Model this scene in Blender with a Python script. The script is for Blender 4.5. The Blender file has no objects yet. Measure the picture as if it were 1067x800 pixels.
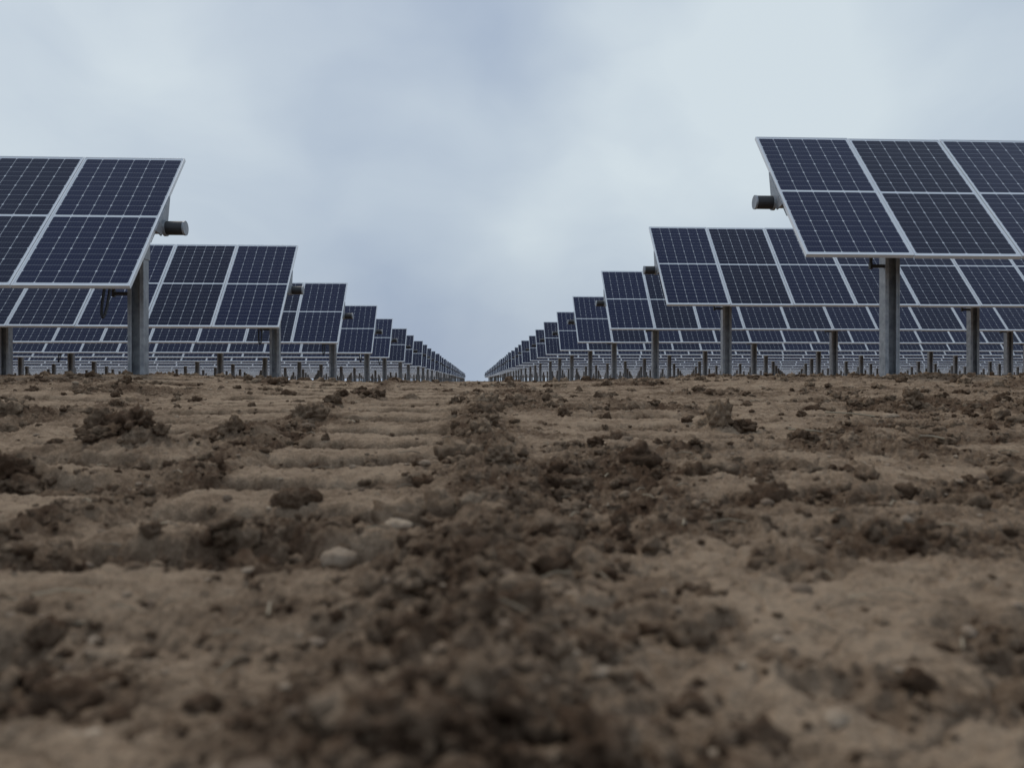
import bpy, math, numpy as np
from mathutils import Vector
rng=np.random.default_rng(7)
H=0.25            # camera height above local ground datum
F=830.0; TH=math.atan(38.5/F)

# ------------------------------------------------------------------ helpers
def perlin(x,y,seed=0):
    xi=np.floor(x).astype(np.int64); yi=np.floor(y).astype(np.int64)
    xf=x-xi; yf=y-yi
    def g(ix,iy):
        h=(ix*374761393+iy*668265263+seed*1274126177)&0xffffffff
        h=((h^(h>>13))*1274126177)&0xffffffff
        h=h^(h>>16)
        a=(h&0xffff)/65535.0*2*np.pi
        return np.cos(a),np.sin(a)
    u=xf*xf*xf*(xf*(xf*6-15)+10); v=yf*yf*yf*(yf*(yf*6-15)+10)
    def d(ix,iy,dx,dy):
        gx,gy=g(ix,iy); return gx*dx+gy*dy
    a=d(xi,yi,xf,yf); b=d(xi+1,yi,xf-1,yf); c=d(xi,yi+1,xf,yf-1); e=d(xi+1,yi+1,xf-1,yf-1)
    return ((a+(b-a)*u)+((c+(e-c)*u)-(a+(b-a)*u))*v)*1.4
def sst(x,a,b):
    t=np.clip((x-a)/(b-a),0,1); return t*t*(3-2*t)
def gau(x,y,cx,cy,sx,sy): return np.exp(-((x-cx)/sx)**2-((y-cy)/sy)**2)

MOUNDS=[(-1.02,2.42,.20,.13,.060),(-.78,2.62,.16,.1,.035),(-1.16,1.86,.22,.12,.058),(-1.9,3.4,.4,.2,.045),
        (.95,3.05,.07,.06,.02),(2.3,4.1,.10,.08,.03),(.55,2.2,.16,.1,.02),(1.3,2.3,.2,.12,.02),(-.62,3.3,.12,.12,.03),
        (.62,1.1,.14,.09,.014),(-.3,1.15,.12,.08,.010),(1.6,5.0,.5,.2,.03),(-2.2,5.2,.5,.25,.04),(.75,4.2,.3,.12,.025),(-.62,4.6,.1,.3,.03)]
def ridge_x(y): return .02+.05*perlin(y*1.3,y*0+.5,9)
# crawler-track prints: x range, bar pitch, depth, phase, skew
TR=[(-.62,-.07,.38,.024,0.4,.04),(-1.50,-.78,.38,.022,1.2,.04),(.40,1.0,.42,.012,2.,-.08),(-2.8,-1.95,.46,.018,0.,.05),(1.5,2.2,.46,.010,.6,-.06)]
def tracks(x,y):
    T=np.zeros_like(x); E=np.zeros_like(x); A=np.zeros_like(x)
    for x0,x1,per,amp,ph,skew in TR:
        yy=y+skew*x+.05*perlin(x*1.8,y*2.2,21)+.022*perlin(x*8,y*8,22)
        s=np.sin(2*np.pi*yy/per+ph)
        b=np.tanh(4.2*(s+.15))
        e0=x0+.06*perlin(y*3,y*0+2.2,31); e1=x1+.06*perlin(y*3,y*0+7.2,32)
        env=sst(x,e0,e0+.06)*(1-sst(x,e1-.06,e1))
        brk=sst(perlin(x*1.5+9,y*.8,33)+.35*perlin(x*6,y*6,34),-.7,-.25)
        env=env*(.15+.85*brk)
        k=min(1,amp/.017)
        T=T+amp*b*env; E=np.maximum(E,env*k); A=np.maximum(A,env*(b*.5+.5)*k)
    return T,E,A
def loose_mask(x,y):
    w=.5+.9*perlin(x*1.1+3,y*1.1,5)+.35*perlin(x*4,y*4,6)
    m=sst(w,.30,.8)
    T,E,A=tracks(x,y)
    m=np.maximum(m,.35*sst(np.abs(x),.2,3))
    p=sst(perlin(x*6+4,y*6,61)+.5*perlin(x*15,y*15,62),.15,.5)
    m=np.maximum(m,.55*p)
    m=m*(1-.92*A)
    m=np.maximum(m,.95*(E-A).clip(0,1))
    rx=ridge_x(y)
    m=np.maximum(m,np.exp(-((x-rx)/.13)**2)*sst(-y,-5.5,-3.5))
    m=np.maximum(m,.85*np.exp(-((x+.70)/.07)**2))
    for cx,cy,sx,sy,h in MOUNDS: m=np.maximum(m,gau(x,y,cx,cy,sx*1.3,sy*1.3))
    return np.clip(m,0,1)
def height(x,y):
    x=np.asarray(x,float); y=np.asarray(y,float)
    P=np.array([-50,0,1.5,2.6,3.8,5.0,6.2,7.4,8.6,11,16,5000.]); Q=np.array([-.235,-.235,-.235,-.205,-.155,-.10,-.05,-.022,-.018,-.09,-.25,-.25])
    z=np.interp(y,P,Q)
    z=z+.062*sst(np.abs(x+.1),.7,3.0)*sst(y,3.5,7.2)*(1-sst(y,10,15))
    near=1-sst(y,14,30)
    L=loose_mask(x,y)
    rx=ridge_x(y)
    z=z+.045*np.exp(-((x-rx)/.10)**2)*(1-sst(y,3.6,5.8))*(.75+.5*perlin(x*7,y*7,3))
    z=z+.022*np.exp(-((x+.70)/.07)**2)*near*(.7+.9*perlin(x*5,y*5,8))
    for cx,cy,sx,sy,h in MOUNDS:
        z=z+h*gau(x,y,cx,cy,sx,sy)*(1+.5*perlin(x*11,y*11,4))
    T,E,A=tracks(x,y)
    z=z+T*near*(1-.6*sst(y,4.5,8))-.010*E*near
    z=z+.022*perlin(x*.9,y*.9,11)*near+.016*perlin(x*2.7,y*2.7,12)*near*(.4+.6*L)
    n1=perlin(x*9,y*9,13); n2=perlin(x*21+.3*n1,y*21,14); n3=perlin(x*47,y*47+.4*n2,15); n4=perlin(x*105,y*105,16); n5=perlin(x*210,y*210,17)
    near2=1-sst(y,9,14)
    rough=(.016*(.45-np.abs(n1)*1.7)+.0145*(.5-np.abs(n2)*1.7)+.0090*(.5-np.abs(n3)*1.8)+.0042*n4+.0016*n5)
    z=z+rough*near2*(.34+.98*L)
    z=z-.006*np.exp(-(perlin(x*14,y*14,41)/.06)**2)*near2*(1-L)
    return z+H

def mat(name):
    m=bpy.data.materials.new(name); m.use_nodes=True
    nt=m.node_tree; b=nt.nodes['Principled BSDF']; return m,nt,b
def N(nt,t,**k):
    n=nt.nodes.new(t)
    for a,v in k.items(): setattr(n,a,v)
    return n
def mth(nt,op,a,b=None,c=None,clamp=False):
    n=nt.nodes.new('ShaderNodeMath'); n.operation=op; n.use_clamp=clamp
    for i,v in enumerate((a,b,c)):
        if v is None: continue
        if isinstance(v,(int,float)): n.inputs[i].default_value=v
        else: nt.links.new(v,n.inputs[i])
    return n.outputs[0]
def mix(nt,f,a,b,bt='MIX'):
    n=nt.nodes.new('ShaderNodeMix'); n.data_type='RGBA'; n.blend_type=bt
    for s,v in ((n.inputs[0],f),(n.inputs[6],a),(n.inputs[7],b)):
        if isinstance(v,(int,float)): s.default_value=v
        elif isinstance(v,tuple): s.default_value=v if len(v)==4 else v+(1,)
        else: nt.links.new(v,s)
    return n.outputs[2]
def noise(nt,vec,scale,detail=4,rough=.55):
    n=nt.nodes.new('ShaderNodeTexNoise'); n.inputs['Scale'].default_value=scale; n.inputs['Detail'].default_value=detail; n.inputs['Roughness'].default_value=rough
    nt.links.new(vec,n.inputs['Vector']); return n.outputs['Fac']
def mrange(nt,v,a,b,c=0,d=1,smooth=False):
    n=nt.nodes.new('ShaderNodeMapRange'); n.interpolation_type='SMOOTHSTEP' if smooth else 'LINEAR'
    nt.links.new(v,n.inputs[0])
    for i,q in enumerate((a,b,c,d)): n.inputs[i+1].default_value=q
    return n.outputs[0]

# ------------------------------------------------------------------ materials
def soil_mat(name,clod=False):
    m,nt,b=mat(name)
    tc=N(nt,'ShaderNodeNewGeometry'); pos=tc.outputs['Position']
    n1=noise(nt,pos,1.3,5); n2=noise(nt,pos,9,6,.65); n3=noise(nt,pos,60,5,.7); n4=noise(nt,pos,320,3,.7)
    light=mix(nt,n2,(.250,.170,.108),(.450,.338,.235))
    dark=mix(nt,n2,(.056,.033,.020),(.145,.091,.057))
    if clod:
        r=tc.outputs['Random Per Island']
        f=mrange(nt,r,0,1,.0,.72)
    else:
        a=N(nt,'ShaderNodeAttribute',attribute_name='loose')
        f=mth(nt,'ADD',mth(nt,'MULTIPLY',a.outputs['Fac'],-.74),.90)
        f=mth(nt,'ADD',f,mth(nt,'MULTIPLY',mth(nt,'SUBTRACT',n1,.5),1.0))
    f=mth(nt,'ADD',f,mth(nt,'MULTIPLY',mth(nt,'SUBTRACT',n2,.5),1.8))
    f=mth(nt,'ADD',f,mth(nt,'MULTIPLY',mth(nt,'SUBTRACT',n3,.5),1.6),clamp=True)
    col=mix(nt,f,dark,light)
    g=mrange(nt,n4,.35,.7,.70,1.28)
    vm=N(nt,'ShaderNodeVectorMath',operation='SCALE'); nt.links.new(col,vm.inputs[0]); nt.links.new(g,vm.inputs['Scale'])
    nt.links.new(vm.outputs[0],b.inputs['Base Color'])
    b.inputs['Roughness'].default_value=.95; b.inputs['Specular IOR Level'].default_value=.08
    hgt=mth(nt,'ADD',mth(nt,'MULTIPLY',n3,1.0),mth(nt,'MULTIPLY',n4,.35))
    bp=N(nt,'ShaderNodeBump'); bp.inputs['Strength'].default_value=.9; bp.inputs['Distance'].default_value=.011
    nt.links.new(hgt,bp.inputs['Height']); nt.links.new(bp.outputs[0],b.inputs['Normal'])
    return m
M_soil=soil_mat('soil'); M_clod=soil_mat('soil_clod',True)

M_peb,nt,b=mat('pebble')
ge=N(nt,'ShaderNodeNewGeometry'); c=mix(nt,ge.outputs['Random Per Island'],(.17,.12,.085),(.42,.33,.24)); nn=noise(nt,ge.outputs['Position'],90)
nt.links.new(mix(nt,mrange(nt,nn,.4,.7,0,.55),c,(.12,.08,.05)),b.inputs['Base Color']); b.inputs['Roughness'].default_value=1.0; b.inputs['Specular IOR Level'].default_value=.1
M_straw,nt,b=mat('straw')
ge=N(nt,'ShaderNodeNewGeometry'); nt.links.new(mix(nt,ge.outputs['Random Per Island'],(.14,.10,.065),(.38,.31,.21)),b.inputs['Base Color']); b.inputs['Roughness'].default_value=.8

# panel glass
M_glass,nt,b=mat('solar_cells')
uv=N(nt,'ShaderNodeUVMap'); uv.uv_map='UVMap'
sp=N(nt,'ShaderNodeSeparateXYZ'); nt.links.new(uv.outputs[0],sp.inputs[0]); U,V=sp.outputs[0],sp.outputs[1]
PC=.157; HC=.0775
cu=mth(nt,'DIVIDE',mth(nt,'SUBTRACT',U,.495-3*PC),PC)
du=mth(nt,'MULTIPLY',mth(nt,'ABSOLUTE',mth(nt,'SUBTRACT',mth(nt,'FRACT',mth(nt,'ADD',cu,.5)),.5)),PC)   # metres from column line
vv=mth(nt,'SUBTRACT',mth(nt,'ABSOLUTE',mth(nt,'SUBTRACT',V,.98)),.014)
cv=mth(nt,'DIVIDE',vv,HC)
dv=mth(nt,'MULTIPLY',mth(nt,'ABSOLUTE',mth(nt,'SUBTRACT',mth(nt,'FRACT',mth(nt,'ADD',cv,.5)),.5)),HC)
cv2=mth(nt,'DIVIDE',vv,HC*2)
dv2=mth(nt,'MULTIPLY',mth(nt,'ABSOLUTE',mth(nt,'SUBTRACT',mth(nt,'FRACT',mth(nt,'ADD',cv2,.5)),.5)),HC*2)
l1=mth(nt,'MULTIPLY',mth(nt,'LESS_THAN',du,.0021),.72)
l2=mth(nt,'MULTIPLY',mth(nt,'LESS_THAN',dv,.0013),.45)
dia=mth(nt,'MULTIPLY',mth(nt,'LESS_THAN',mth(nt,'ADD',du,dv2),.012),.95)
midl=mth(nt,'LESS_THAN',vv,0.0)
edge=mth(nt,'GREATER_THAN',vv,12*HC)
edu=mth(nt,'GREATER_THAN',mth(nt,'ABSOLUTE',mth(nt,'SUBTRACT',U,.495)),3*PC+.001)
bb=mth(nt,'MULTIPLY',mth(nt,'LESS_THAN',mth(nt,'ABSOLUTE',mth(nt,'SUBTRACT',mth(nt,'FRACT',mth(nt,'MULTIPLY',cu,6)),.5)),.03),.10)
line=mth(nt,'MAXIMUM',mth(nt,'MAXIMUM',mth(nt,'MAXIMUM',l1,l2),mth(nt,'MAXIMUM',dia,midl)),mth(nt,'MAXIMUM',mth(nt,'MAXIMUM',edge,edu),bb))
ge=N(nt,'ShaderNodeNewGeometry')
cell=mix(nt,ge.outputs['Random Per Island'],(.0030,.006,.030),(.006,.011,.048))
nt.links.new(mix(nt,line,cell,(.70,.73,.77)),b.inputs['Base Color'])
dn=noise(nt,ge.outputs['Position'],2.5,4)
nt.links.new(mrange(nt,dn,.3,.7,.08,.17),b.inputs['Roughness']); b.inputs['IOR'].default_value=1.4
b.inputs['Specular IOR Level'].default_value=.36

def metal(name,c1,c2,rough,metallic,sc=12):
    m,nt,b=mat(name); ge=N(nt,'ShaderNodeNewGeometry')
    n=noise(nt,ge.outputs['Position'],sc,5,.6)
    nt.links.new(mix(nt,mrange(nt,n,.35,.65),c1,c2),b.inputs['Base Color'])
    nt.links.new(mrange(nt,n,.3,.7,rough-.08,rough+.1),b.inputs['Roughness']); b.inputs['Metallic'].default_value=metallic
    return m
M_frame=metal('anodised_aluminium',(.76,.79,.82),(.84,.86,.88),.42,.15,5)
M_steel=metal('galvanised_steel',(.22,.24,.265),(.39,.41,.435),.5,.3,14)
M_black=metal('black_plastic',(.018,.018,.02),(.03,.03,.032),.5,0)
M_back=metal('backsheet',(.5,.5,.5),(.6,.6,.6),.6,0)

# ------------------------------------------------------------------ mesh accumulators
class MB:
    def __init__(s): s.v=[];s.f=[];s.m=[];s.uv=[]
    def quad(s,p,mi,uv=None):
        i=len(s.v); s.v+=p; s.f.append(tuple(range(i,i+len(p)))); s.m.append(mi); s.uv+= uv if uv else [(0,0)]*len(p)
    def hexa(s,P,mi):   # 8 points: bottom 0-3, top 4-7
        i=len(s.v); s.v+=P
        for q in ((0,3,2,1),(4,5,6,7),(0,1,5,4),(1,2,6,5),(2,3,7,6),(3,0,4,7)):
            s.f.append(tuple(i+k for k in q)); s.m.append(mi); s.uv+=[(0,0)]*4
    def box(s,a,b,mi):
        (x0,y0,z0),(x1,y1,z1)=a,b
        s.hexa([(x0,y0,z0),(x1,y0,z0),(x1,y1,z0),(x0,y1,z0),(x0,y0,z1),(x1,y0,z1),(x1,y1,z1),(x0,y1,z1)],mi)
    def cyl(s,p0,p1,r,n,mi,r1=None):
        p0=Vector(p0);p1=Vector(p1);d=(p1-p0).normalized(); a=d.orthogonal().normalized(); c=d.cross(a); r1=r if r1 is None else r1
        i=len(s.v)
        for p,rr in ((p0,r),(p1,r1)):
            for k in range(n):
                t=2*math.pi*k/n; s.v.append(tuple(p+a*math.cos(t)*rr+c*math.sin(t)*rr))
        for k in range(n):
            s.f.append((i+k,i+(k+1)%n,i+n+(k+1)%n,i+n+k)); s.m.append(mi); s.uv+=[(0,0)]*4
        s.f.append(tuple(i+k for k in reversed(range(n)))); s.m.append(mi); s.uv+=[(0,0)]*n
        s.f.append(tuple(i+n+k for k in range(n))); s.m.append(mi); s.uv+=[(0,0)]*n
    def path(s,pts,r,n,mi):
        for a,b in zip(pts[:-1],pts[1:]): s.cyl(a,b,r,n,mi)
    def mesh(s,name,mats):
        me=bpy.data.meshes.new(name); me.from_pydata(s.v,[],s.f); 
        for m in mats: me.materials.append(m)
        me.polygons.foreach_set('material_index',s.m)
        l=me.uv_layers.new(name='UVMap'); l.data.foreach_set('uv',np.array(s.uv,dtype=np.float32).ravel())
        me.update(); return me

# ------------------------------------------------------------------ tracker row
TILT=math.radians(48); S=(math.cos(TILT),math.sin(TILT)); Nn=(-math.sin(TILT),math.cos(TILT))
PW=.994; PL=1.96; PITCH=1.006
def pt(x,a,n): # a along slope, n along normal, relative tube centre
    return (x, a*S[0]+n*Nn[0], a*S[1]+n*Nn[1])
MATS=[M_frame,M_glass,M_steel,M_black,M_back]
def build_row(name,nmod,sg,first_post,detail,postlen):
    b=MB(); N0=.105; T=.035; fw=.010
    def P(x,a,n): return pt(sg*x,a,n)
    rr=np.random.default_rng(nmod*3+(1 if sg>0 else 0))
    for i in range(nmod):
        x0=.0+i*PITCH; x1=x0+PW; a0=-PL/2; a1=PL/2
        j=rr.normal(0,.003); n0=N0+j; n1=N0+T+j; da=rr.normal(0,.003); a0+=da; a1+=da
        def ring(X0,X1,A0,A1,n): return [P(X0,A0,n),P(X1,A0,n),P(X1,A1,n),P(X0,A1,n)]
        O=ring(x0,x1,a0,a1,n1); I=ring(x0+fw,x1-fw,a0+fw,a1-fw,n1); I2=ring(x0+fw,x1-fw,a0+fw,a1-fw,n1-.003)
        B=ring(x0,x1,a0,a1,n0)
        for k in range(4):
            q=(k+1)%4
            b.quad([O[k],O[q],I[q],I[k]],0); b.quad([B[k],B[q],O[q],O[k]],0)
            if detail: b.quad([I[k],I[q],I2[q],I2[k]],0)
        b.quad(I2,1,[(fw,fw),(PW-fw,fw),(PW-fw,PL-fw),(fw,PL-fw)])
        b.quad([B[3],B[2],B[1],B[0]],4)
        if detail:
            xr=x0+PW+(PITCH-PW)/2
            if i==0: 
                b.hexa([P(x0+.02,-.3,.06),P(x0+.06,-.3,.06),P(x0+.06,.3,.06),P(x0+.02,.3,.06),P(x0+.02,-.3,N0-.012),P(x0+.06,-.3,N0-.012),P(x0+.06,.3,N0-.012),P(x0+.02,.3,N0-.012)],2)
            b.hexa([P(xr-.03,-.3,.06),P(xr+.03,-.3,.06),P(xr+.03,.3,.06),P(xr-.03,.3,.06),P(xr-.03,-.3,N0-.012),P(xr+.03,-.3,N0-.012),P(xr+.03,.3,N0-.012),P(xr-.03,.3,N0-.012)],2)
            b.hexa([P(x0+.45,.02,N0-.04),P(x0+.55,.02,N0-.04),P(x0+.55,.09,N0-.04),P(x0+.45,.09,N0-.04),P(x0+.45,.02,N0-.012),P(x0+.55,.02,N0-.012),P(x0+.55,.09,N0-.012),P(x0+.45,.09,N0-.012)],3)
    L=nmod*PITCH
    b.cyl((sg*.0,0,0),(sg*L,0,0),.058,16 if detail else 8,2)
    b.cyl((-sg*.20,0,0),(sg*.0,0,0),.066,20 if detail else 8,3)
    if detail:
        b.cyl((-sg*.208,0,0),(-sg*.19,0,0),.070,20,2)
        b.cyl((-sg*.03,0,0),(-sg*.004,0,0),.078,20,2)
        b.hexa([P(-.012,-.12,.0),P(.0,-.12,.0),P(.0,.12,.0),P(-.012,.12,.0),P(-.012,-.2,N0+.02),P(-.003,-.2,N0+.02),P(-.003,.34,N0+.02),P(-.012,.34,N0+.02)],2)
    x=first_post
    k=0
    while x<L:
        X=sg*x; w=.074; d=.060; t=.014
        zt=-.10; zb=-postlen
        b.box((X-w,-d,zb),(X-w+t,d,zt),2); b.box((X+w-t,-d,zb),(X+w,d,zt),2); b.box((X-w+t+.001,.025,zb),(X+w-t-.001,.035,zt-.002),2)
        if detail:
            b.box((X-w+t+.001,-d+.002,zb),(X-w+t+.022,-d+.010,zt-.002),2); b.box((X+w-t-.022,-d+.002,zb),(X+w-t-.001,-d+.010,zt-.002),2)
            b.box((X-w-.008,-.075,-.30),(X-w-.001,.075,-.04),2); b.box((X+w+.001,-.075,-.30),(X+w+.008,.075,-.04),2)
            b.cyl((X-.03,0,0),(X+.03,0,0),.092,18,2)
            b.box((X-w-.008,-.08,-.097),(X+w+.008,.08,-.08),2)
            b.box((X-w-.13,-.05,-.645),(X-w-.001,-.02,-.615),3)
            b.box((X-w-.15,-.055,-.66),(X-w-.125,-.015,-.60),3)
            b.cyl((X-w-.138,-.035,-.61),(X-w-.138,-.10,-.12),.016,8,3)
            pts=[]
            for q in range(11):
                tq=q/10; pts.append((X-w-.10+.05*math.sin(tq*5)+(.05*tq),-.12-.34*math.sin(tq*math.pi),-.15-.74*math.sin(tq*math.pi)**.8))
            if k%2==0 and sg<0: b.path(pts,.013,6,3)
        x+=4.2; k+=1
    if detail:
        pts=[]; xx=.3
        while xx<L-.3:
            pts.append((sg*xx,.05,-.075-.02*(len(pts)%2))); xx+=.5
        b.path(pts,.012,5,3)
    return b.mesh(name,MATS)

nR=46
def mods(Y): return int(.80*Y+6)
cache={}
def get_row(sg,n):
    lv=0 if n<5 else (1 if n<14 else (2 if n<28 else 3))
    nm=[mods(7.7+5.2*4),mods(7.7+5.2*13),mods(7.7+5.2*27),mods(7.7+5.2*46)][lv]
    key=(sg,lv)
    if key not in cache:
        cache[key]=build_row('solar_panel_row_mesh',nm,sg,1.17 if sg>0 else .24,lv==0,2.6)
    return cache[key]
def tube_pos(Y,z):
    n=.105+.035
    return Y-n*Nn[0], z-n*Nn[1]
for sg in (1,-1):
    for n in range(nR):
        Y=(7.70 if sg>0 else 7.63)+5.2*n
        z=1.87 if sg>0 else 1.55
        if sg>0: z+={1:.05,2:.01,3:-.03,4:-.04}.get(n,-.03 if n>4 else 0)
        z+=rng.normal(0,.015) if n>1 else 0
        ty,tz=tube_pos(Y,z)
        o=bpy.data.objects.new('solar_panel_row',get_row(sg,n)); bpy.context.collection.objects.link(o)
        x=2.98 if sg>0 else -2.96
        o.location=(x+(rng.normal(0,.05) if n>2 else 0),ty,tz+H)
        o.rotation_euler=((rng.normal(0,.006) if n>1 else 0),0,0)

# ------------------------------------------------------------------ ground sheet
ys=[];y=.18
while y<11: ys.append(y); y+=max(.0022,min(.0050*y,.022))
while y<4000: ys.append(y); y*=1.045
yb=[-3000,-1500,-700,-300,-120,-50,-20,-8,-4,-2,-1.2,-.8,-.5,-.3,-.15,0,.09]
ys=np.array(yb+ys)
s=np.linspace(-1,1,860)
ext=np.array([.05,.12,.25,.5,1,2,4,8,16,40,100,300,1000,3500])
hw=.76*np.clip(ys,0,None)+.35
X=np.concatenate([(-hw[:,None]-ext[::-1][None,:]),hw[:,None]*s[None,:],(hw[:,None]+ext[None,:])],axis=1)
Yg=np.repeat(ys[:,None],X.shape[1],axis=1)
nr,nc=X.shape
Z=height(X.ravel(),Yg.ravel())
co=np.stack([X.ravel(),Yg.ravel(),Z],axis=1)
idx=np.arange(nr*nc).reshape(nr,nc)
quads=np.stack([idx[:-1,:-1],idx[:-1,1:],idx[1:,1:],idx[1:,:-1]],axis=-1).reshape(-1,4)
def fast_mesh(name,co,faces,k):
    me=bpy.data.meshes.new(name); me.vertices.add(len(co)); me.vertices.foreach_set('co',co.astype(np.float32).ravel())
    me.loops.add(faces.size); me.loops.foreach_set('vertex_index',faces.astype(np.int32).ravel())
    me.polygons.add(len(faces)); me.polygons.foreach_set('loop_start',np.arange(0,faces.size,k,dtype=np.int32))
    me.update(calc_edges=True); me.polygons.foreach_set('use_smooth',np.ones(len(faces),dtype=bool)); return me
me=fast_mesh('ground',co,quads,4)
at=me.attributes.new('loose','FLOAT','POINT'); at.data.foreach_set('value',loose_mask(co[:,0],co[:,1]).astype(np.float32))
me.materials.append(M_soil)
g=bpy.data.objects.new('ground',me); bpy.context.collection.objects.link(g)

# ------------------------------------------------------------------ clods, pebbles, straw
import bmesh
def ico(sub):
    bm=bmesh.new(); bmesh.ops.create_icosphere(bm,subdivisions=sub,radius=1); 
    v=np.array([p.co[:] for p in bm.verts]); f=np.array([[q.index for q in t.verts] for t in bm.faces]); bm.free(); return v,f
I1,I2_,I3=ico(2),ico(3),ico(4)
def make_shapes(base,n,amp,seed0):
    v,f=base; out=[]
    for k in range(n):
        rg=np.random.default_rng(seed0+k); o=rg.uniform(0,50,3); q=v*1.5+o
        nn=perlin(q[:,0]+q[:,2]*.7,q[:,1]-q[:,2]*.6,k)+.6*perlin(q[:,0]*2.3-q[:,2]*1.9,q[:,1]*2.3+q[:,2]*2,k+7)+.35*perlin(v[:,0]*7+o[0]+v[:,2]*5,v[:,1]*7-v[:,2]*6,3)
        out.append(v*(1+amp*nn)[:,None])
    return out
SH={}
def build(name,items,m):
    V=[];Fc=[];o=0
    xs=np.array([i[1] for i in items]); yy=np.array([i[2] for i in items]); zz=height(xs,yy)
    for (base,x,y,r,seed,amp,flat,sink),z in zip(items,zz):
        key=(id(base),amp)
        if key not in SH: SH[key]=make_shapes(base,40,amp,int(amp*1000))
        rg=np.random.default_rng(seed)
        p=SH[key][seed%40]*np.array([rg.uniform(.7,1.35),rg.uniform(.7,1.2),rg.uniform(.5,.95)*flat/.7])*r
        a=rg.uniform(0,6.28); ca,sa=math.cos(a),math.sin(a)
        p=np.stack([p[:,0]*ca-p[:,1]*sa+x,p[:,0]*sa+p[:,1]*ca+y,p[:,2]+z+r*sink],1)
        V.append(p); Fc.append(base[1]+o); o+=len(p)
    me=fast_mesh(name,np.concatenate(V),np.concatenate(Fc),3); me.materials.append(m)
    ob=bpy.data.objects.new(name,me); bpy.context.collection.objects.link(ob)
def scatter(n,ymin,ymax,use_loose):
    y=np.exp(rng.uniform(np.log(ymin),np.log(ymax),n)); x=rng.uniform(-1,1,n)*(.74*y+.3)
    if use_loose:
        L=loose_mask(x,y); keep=rng.uniform(0,1,n)<(.05+.95*L**1.7); x,y=x[keep],y[keep]
    return x,y
x,y=scatter(26000,.35,10.5,True)
items=[]
for i,(a,c) in enumerate(zip(x,y)):
    r=float(np.clip(rng.lognormal(math.log(.0032+.0014*c),.68),.0018,.045))
    items.append((I1 if r<.014 else I2_,a,c,r,i,.62,.72,.12))
big=[(.95,3.05,.065),(1.03,3.02,.038),(.90,3.08,.038),(2.3,4.1,.055),(2.36,4.05,.035),(.18,1.45,.022),(-.93,1.75,.026),(-1.0,2.4,.055),(-1.12,2.45,.05),(-.85,2.5,.04),(-1.2,1.9,.05),(-1.05,1.85,.04),(-1.08,2.36,.035),(-.92,2.38,.03),
     (-.66,3.2,.045),(.4,3.6,.035),(-.78,2.6,.038),(1.7,3.0,.03),(.03,1.0,.025),(-.05,.8,.018),(.07,1.3,.026),(0,1.6,.028),(.06,1.9,.03),(-.02,2.2,.03),(.09,.62,.016),(.02,2.6,.038),(.05,3.0,.038)]
for k,(a,c,r) in enumerate(big): items.append((I3,a,c,r,900+k,.62,.78,.2))
build('soil_clods',items,M_clod)
x,y=scatter(900,.35,10,False); items=[]
for i,(a,c) in enumerate(zip(x,y)):
    r=float(np.clip(rng.lognormal(math.log(.0034+.0012*c),.45),.002,.026)); items.append((I1,a,c,r,5000+i,.25,.55,.08))
for k,(a,c,r) in enumerate([(-.19,1.12,.024),(-.12,1.22,.020),(2.0,3.75,.035),(.5,2.6,.02),(1.2,1.6,.018)]): items.append((I2_,a,c,r,7000+k,.25,.5,.1))
build('pebbles',items,M_peb)
b=MB(); xs,yy=scatter(200,.6,9,False); zz=height(xs,yy)
for a,c,z in zip(xs,yy,zz):
    an=rng.uniform(0,6.28); L=rng.uniform(.02,.05)*(1+.12*c); r=.0008+.0004*c
    p=[(a+math.cos(an)*L*t,c+math.sin(an)*L*t,z+.004+L*(.10*math.sin(t*3)+.04*t*rng.uniform(-.3,1))) for t in (0,.5,1)]
    b.path(p,r,5,0)
for (a,c,dx,L) in ((1.62,3.35,.12,.0),(1.5,2.5,.07,.03),(1.25,2.9,.09,-.03)):
    z=float(height(np.array([a]),np.array([c]))[0]); b.path([(a-dx,c,z+.035),(a,c+.02+L,z+.03),(a+dx,c+.05,z+.015)],.0035,6,0)
me=b.mesh('straw_stubble',[M_straw]); o=bpy.data.objects.new('straw_stubble',me); bpy.context.collection.objects.link(o)

# ------------------------------------------------------------------ world
w=bpy.data.worlds.new("World"); bpy.context.scene.world=w; w.use_nodes=True; nt=w.node_tree
bg=nt.nodes['Background']
SE,SA=math.radians(52),math.radians(-25)
sky=N(nt,'ShaderNodeTexSky'); sky.sky_type='NISHITA'; sky.sun_disc=False; sky.sun_elevation=SE; sky.sun_rotation=SA; sky.air_density=1.5; sky.dust_density=3
tc=N(nt,'ShaderNodeTexCoord'); D=tc.outputs['Generated']
wn=N(nt,'ShaderNodeTexNoise'); wn.inputs['Scale'].default_value=2.2; wn.inputs['Detail'].default_value=4; nt.links.new(D,wn.inputs['Vector'])
sub=N(nt,'ShaderNodeVectorMath',operation='SUBTRACT'); nt.links.new(wn.outputs['Color'],sub.inputs[0]); sub.inputs[1].default_value=(.5,.5,.5)
sc=N(nt,'ShaderNodeVectorMath',operation='SCALE'); nt.links.new(sub.outputs[0],sc.inputs[0]); sc.inputs['Scale'].default_value=.35
ad=N(nt,'ShaderNodeVectorMath',operation='ADD'); nt.links.new(D,ad.inputs[0]); nt.links.new(sc.outputs[0],ad.inputs[1]); W=ad.outputs[0]
mp=N(nt,'ShaderNodeMapping'); nt.links.new(W,mp.inputs[0]); mp.inputs['Scale'].default_value=(1,1,2.2); mp.inputs['Location'].default_value=(1.3,.4,.2)
n1=noise(nt,mp.outputs[0],1.6,3,.45); n2=noise(nt,mp.outputs[0],5,5,.5)
f=mth(nt,'ADD',mth(nt,'MULTIPLY',mth(nt,'SUBTRACT',n1,.5),.8),mth(nt,'MULTIPLY',mth(nt,'SUBTRACT',n2,.5),.45))
f=mth(nt,'ADD',f,.44)
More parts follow.
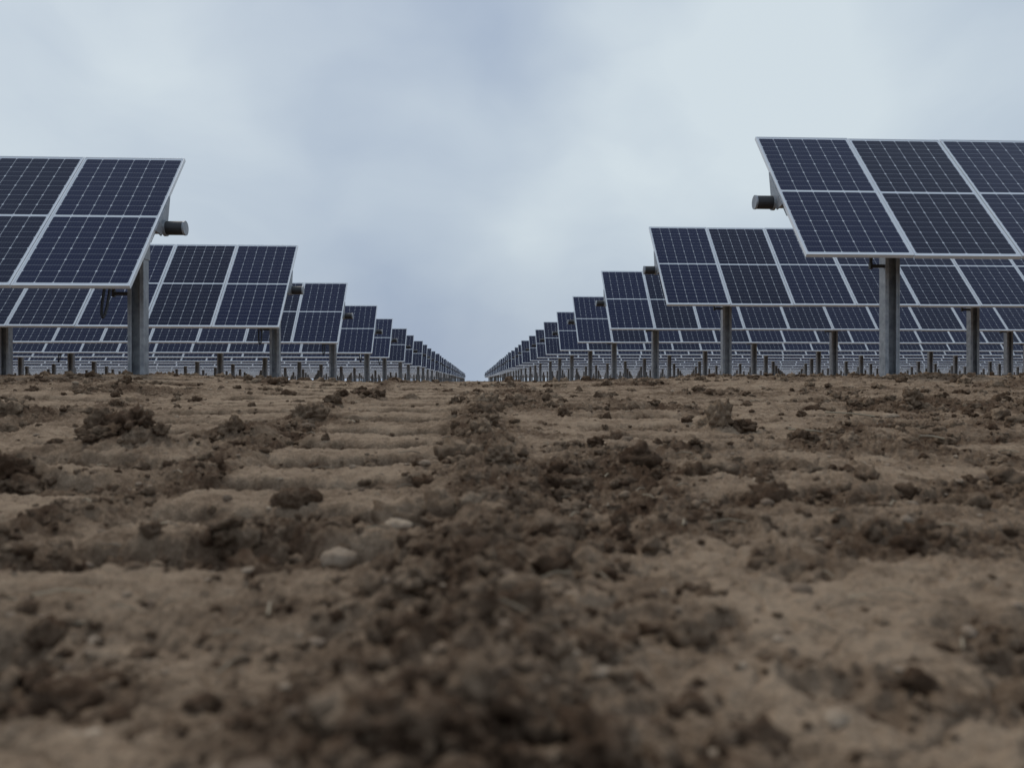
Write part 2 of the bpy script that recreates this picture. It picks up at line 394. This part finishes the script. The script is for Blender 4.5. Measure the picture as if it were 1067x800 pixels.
def dirpx(px,py):
    a=(px-533.5)/F; c=(397-py)/F
    v=Vector((a*math.cos(TH)+math.sin(TH),-a*math.sin(TH)+math.cos(TH),c)).normalized(); return v
for px,py,rad,amp in ((60,40,26,.42),(470,215,9,.24),(720,110,15,.38),(960,90,18,.32),(620,300,12,.16),(440,60,13,-.25),(330,250,12,-.12),(420,340,8,-.10),(900,60,9,.1)):
    v=dirpx(px,py)
    dt=N(nt,'ShaderNodeVectorMath',operation='DOT_PRODUCT'); nm=N(nt,'ShaderNodeVectorMath',operation='NORMALIZE'); nt.links.new(W,nm.inputs[0]); nt.links.new(nm.outputs[0],dt.inputs[0]); dt.inputs[1].default_value=v
    f=mth(nt,'ADD',f,mrange(nt,dt.outputs['Value'],math.cos(math.radians(rad)),1,0,amp,True))
f=mth(nt,'ADD',f,0,clamp=True)
cl=mix(nt,f,(.295,.380,.535),(.66,.745,.80))
sk=N(nt,'ShaderNodeVectorMath',operation='SCALE'); nt.links.new(sky.outputs[0],sk.inputs[0]); sk.inputs['Scale'].default_value=.08
fin=mix(nt,.92,sk.outputs[0],cl)
nt.links.new(fin,bg.inputs[0]); bg.inputs[1].default_value=1.0

sun=bpy.data.lights.new('sun','SUN'); sun.energy=1.15; sun.angle=math.radians(15); sun.color=(1,.93,.84)
so=bpy.data.objects.new('sun',sun); bpy.context.collection.objects.link(so)
d=Vector((math.sin(SA)*math.cos(SE),math.cos(SA)*math.cos(SE),math.sin(SE))); so.rotation_euler=d.to_track_quat('Z','Y').to_euler()

# ------------------------------------------------------------------ camera
cam=bpy.data.cameras.new('camera'); co_=bpy.data.objects.new('camera',cam); bpy.context.collection.objects.link(co_)
cam.sensor_width=36; cam.lens=F/1067*36; cam.clip_start=.02; cam.clip_end=8000
co_.location=(0,0,H); co_.rotation_euler=(math.radians(90-.2),0,-TH)
cam.dof.use_dof=True; cam.dof.focus_distance=8.5; cam.dof.aperture_fstop=4.2
bpy.context.scene.camera=co_
sc_=bpy.context.scene; sc_.view_settings.view_transform='Standard'; sc_.view_settings.look='None'; sc_.view_settings.exposure=0
